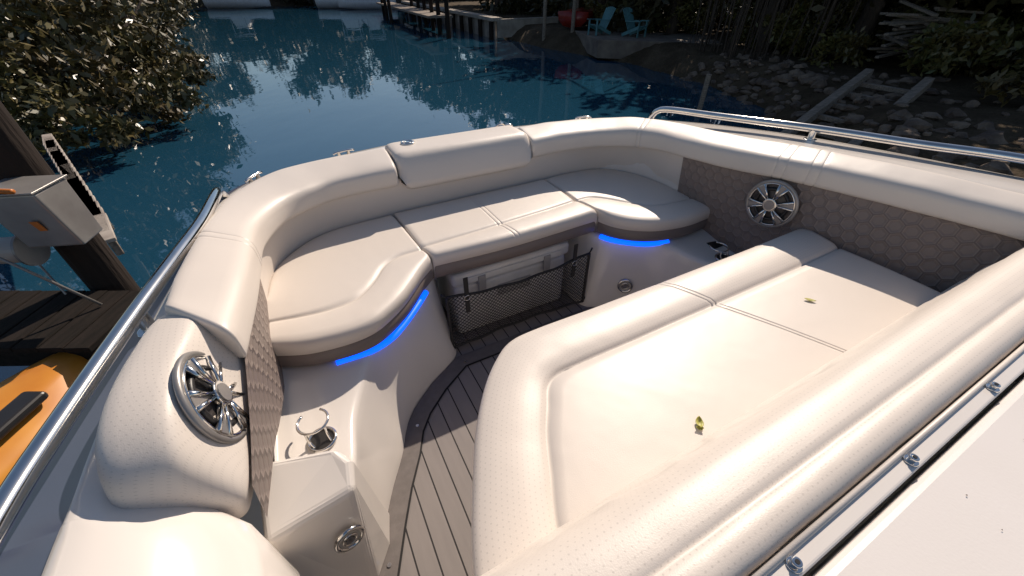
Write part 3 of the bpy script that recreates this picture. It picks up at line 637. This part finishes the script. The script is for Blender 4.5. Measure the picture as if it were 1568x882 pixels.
def chair(x,y,rz):
    e=empty('adirondack_chair',(x,y,gz(x,y)+.02),rz)
    for s in (-.26,.26):
        plank('front_leg',(s,-.3,0),(s,-.3,.55),.09,.03,M_teal,e); plank('stringer',(s,-.3,.36),(s,.5,.05),.03,.12,M_teal,e); plank('arm',(s*1.12,-.38,.57),(s*1.12,.32,.55),.13,.025,M_teal,e)
    for k in range(5): plank('seat_slat_%d'%k,(-.27,-.28+k*.11,.385-k*.042),(.27,-.28+k*.11,.385-k*.042),.09,.02,M_teal,e)
    for k in range(6):
        a=-.23+k*.092; h=1.0-.9*a*a; plank('back_slat_%d'%k,(a,.2,.2),(a*1.15,.2+.42*h,h),.08,.02,M_teal,e)
    plank('back_brace',(-.28,.38,.55),(.28,.38,.55),.06,.03,M_teal,e)
prism('patio_slab',[(3.5,18.6,-1.2),(8,17.4,-1.2),(8.6,20.8,-1.2),(3.0,22.3,-1.2)],[(3.5,18.6,-.55),(8,17.4,-.55),(8.6,20.8,-.55),(3.0,22.3,-.55)],simple('patio_concrete',(.22,.18,.14),(.13,.10,.08),rough=.9,scale=2),None,.02).name='patio_slab'
chair(3.75,20.4,math.radians(-60)); chair(5.2,19.6,math.radians(40))
for o in [o for o in bpy.data.objects if o.name.startswith('adirondack')]: o.location.z=-.55
lift=empty('boat_lift')
cyl('piling',(-2.78,2.16,-2.4),.115,3.6,M_pile,lift,n=20,r2=.11)
prism('motor_housing',[(-2.70,1.86,.14),(-2.42,1.90,.14),(-2.46,2.08,.14),(-2.72,2.04,.14)],[(-2.74,1.83,.46),(-2.45,1.87,.46),(-2.49,2.10,.46),(-2.76,2.06,.46)],M_alu,lift,.012)
prism('housing_lid',[(-2.75,1.82,.462),(-2.44,1.86,.462),(-2.48,2.11,.462),(-2.77,2.07,.462)],[(-2.75,1.82,.472),(-2.44,1.86,.472),(-2.48,2.11,.472),(-2.77,2.07,.472)],M_alu,lift,.003)
M_or=simple('orange_paint',(.55,.16,.02),rough=.5)
tube('torque_tube',[(-3.4,2.0,.44),(-2.50,1.84,.49)],.013,M_or,lift)
cyl('cable_drum',(-2.95,1.90,.10),.075,.16,M_grey,lift,axis=(1,.15,0),n=24,bevel=.01); cyl('drum_flange',(-2.79,1.925,.10),.10,.014,M_alu,lift,axis=(1,.15,0),n=28)
tube('cable',[(-2.95,1.75,.35),(-2.56,1.86,-.27)],.008,M_alu,lift); tube('cable_2',[(-2.9,1.98,.1),(-2.9,1.98,-1.5)],.006,M_alu,lift)
prism('warning_label',[(-2.56,1.864,.25),(-2.525,1.869,.25),(-2.525,1.872,.25),(-2.56,1.867,.25)],[(-2.57,1.853,.31),(-2.53,1.858,.31),(-2.53,1.862,.31),(-2.57,1.857,.31)],M_or,lift,0)
dock=empty('wooden_dock')
M_dk=simple('dark_dock_wood',(.024,.018,.015),(.012,.010,.008),rough=.95,scale=4,bs=.5,bscale=30,bd=.01,sc3=(8,1,8),spec=.15)
for k in range(16):
    x=-2.42-k*.145; plank('deck_board_%d'%k,(x,1.50,-.30),(x-.02,2.02,-.30),.135,.035,M_dk,dock)
for y in (1.56,1.96): plank('stringer',(-2.38,y,-.39),(-4.7,y-.05,-.39),.05,.14,M_dk,dock)
gw=empty('gangway')
M_slat=simple('bleached_slats',(.40,.35,.30),(.25,.21,.18),rough=.85,scale=5)
for k in range(20):
    t=k/19; x=-3.35-2.55*t; y=2.85+2.25*t; plank('slat_%d'%k,(x-.22,y+.20,-.28),(x+.20,y-.22,-.28),.10,.03,M_slat,gw)
for s in (-1,1): plank('side_beam',(-3.35+s*.2,2.85-s*.2,-.36),(-5.9+s*.2,5.1-s*.2,-.36),.05,.12,M_wood,gw)
kay=empty('kayak')
M_yel=simple('yellow_plastic',(.66,.28,.035),(.55,.20,.025),rough=.4,scale=3)
rows=[]
for t in np.linspace(0,1,30):
    w=.42*math.sin(math.pi*min(.985,max(.015,t)))**.5; x=-3.0+.45*t; y=-1.2+2.85*t; z=-.60
    cx=np.array([x,y]); n2=np.array([.987,-.16])
    rows.append([(*(cx+n2*w*c),z+.24*s*(1 if s>0 else .9)+.02*math.cos(4*math.pi*c)*(s>0)) for c,s in [(math.copysign(abs(math.cos(a))**.7,math.cos(a)),math.copysign(abs(math.sin(a))**.7,math.sin(a))) for a in np.linspace(0,2*math.pi,25)[:-1]]])
grid('hull',rows,M_yel,kay,closed=True,capends=True)
for k,(x,y) in enumerate([(-2.45,1.12),(-2.75,.4)]): box('seat_pad_%d'%k,x-.06,x+.06,y-.14,y+.14,-.38,-.33,M_blk,kay,.02)

# ---------------------------------------------------------------- light, sky, camera
w=bpy.data.worlds.new('World'); sc.world=w; w.use_nodes=True; nt=w.node_tree
sk=nt.nodes.new('ShaderNodeTexSky'); sk.sky_type='NISHITA'; sk.sun_disc=False
sv=Vector((.464,1.152,1)).normalized()
sk.sun_elevation=math.asin(sv.z); sk.sun_rotation=math.atan2(sv.x,sv.y); sk.dust_density=.6
nt.links.new(sk.outputs[0],nt.nodes['Background'].inputs[0]); nt.nodes['Background'].inputs[1].default_value=.085
sl=bpy.data.lights.new('sun','SUN'); sl.energy=5.0; sl.angle=math.radians(.5); sl.color=(1,.865,.725)
so=bpy.data.objects.new('sun',sl); link(so); so.rotation_euler=sv.to_track_quat('Z','Y').to_euler()
cd=bpy.data.cameras.new('camera'); cd.sensor_width=36; cd.lens=600/1568*36; cd.clip_start=.02; cd.clip_end=2000
co=bpy.data.objects.new('camera',cd); link(co); co.location=(0,0,1.32); co.rotation_euler=(math.radians(90-38.1),0,0); sc.camera=co
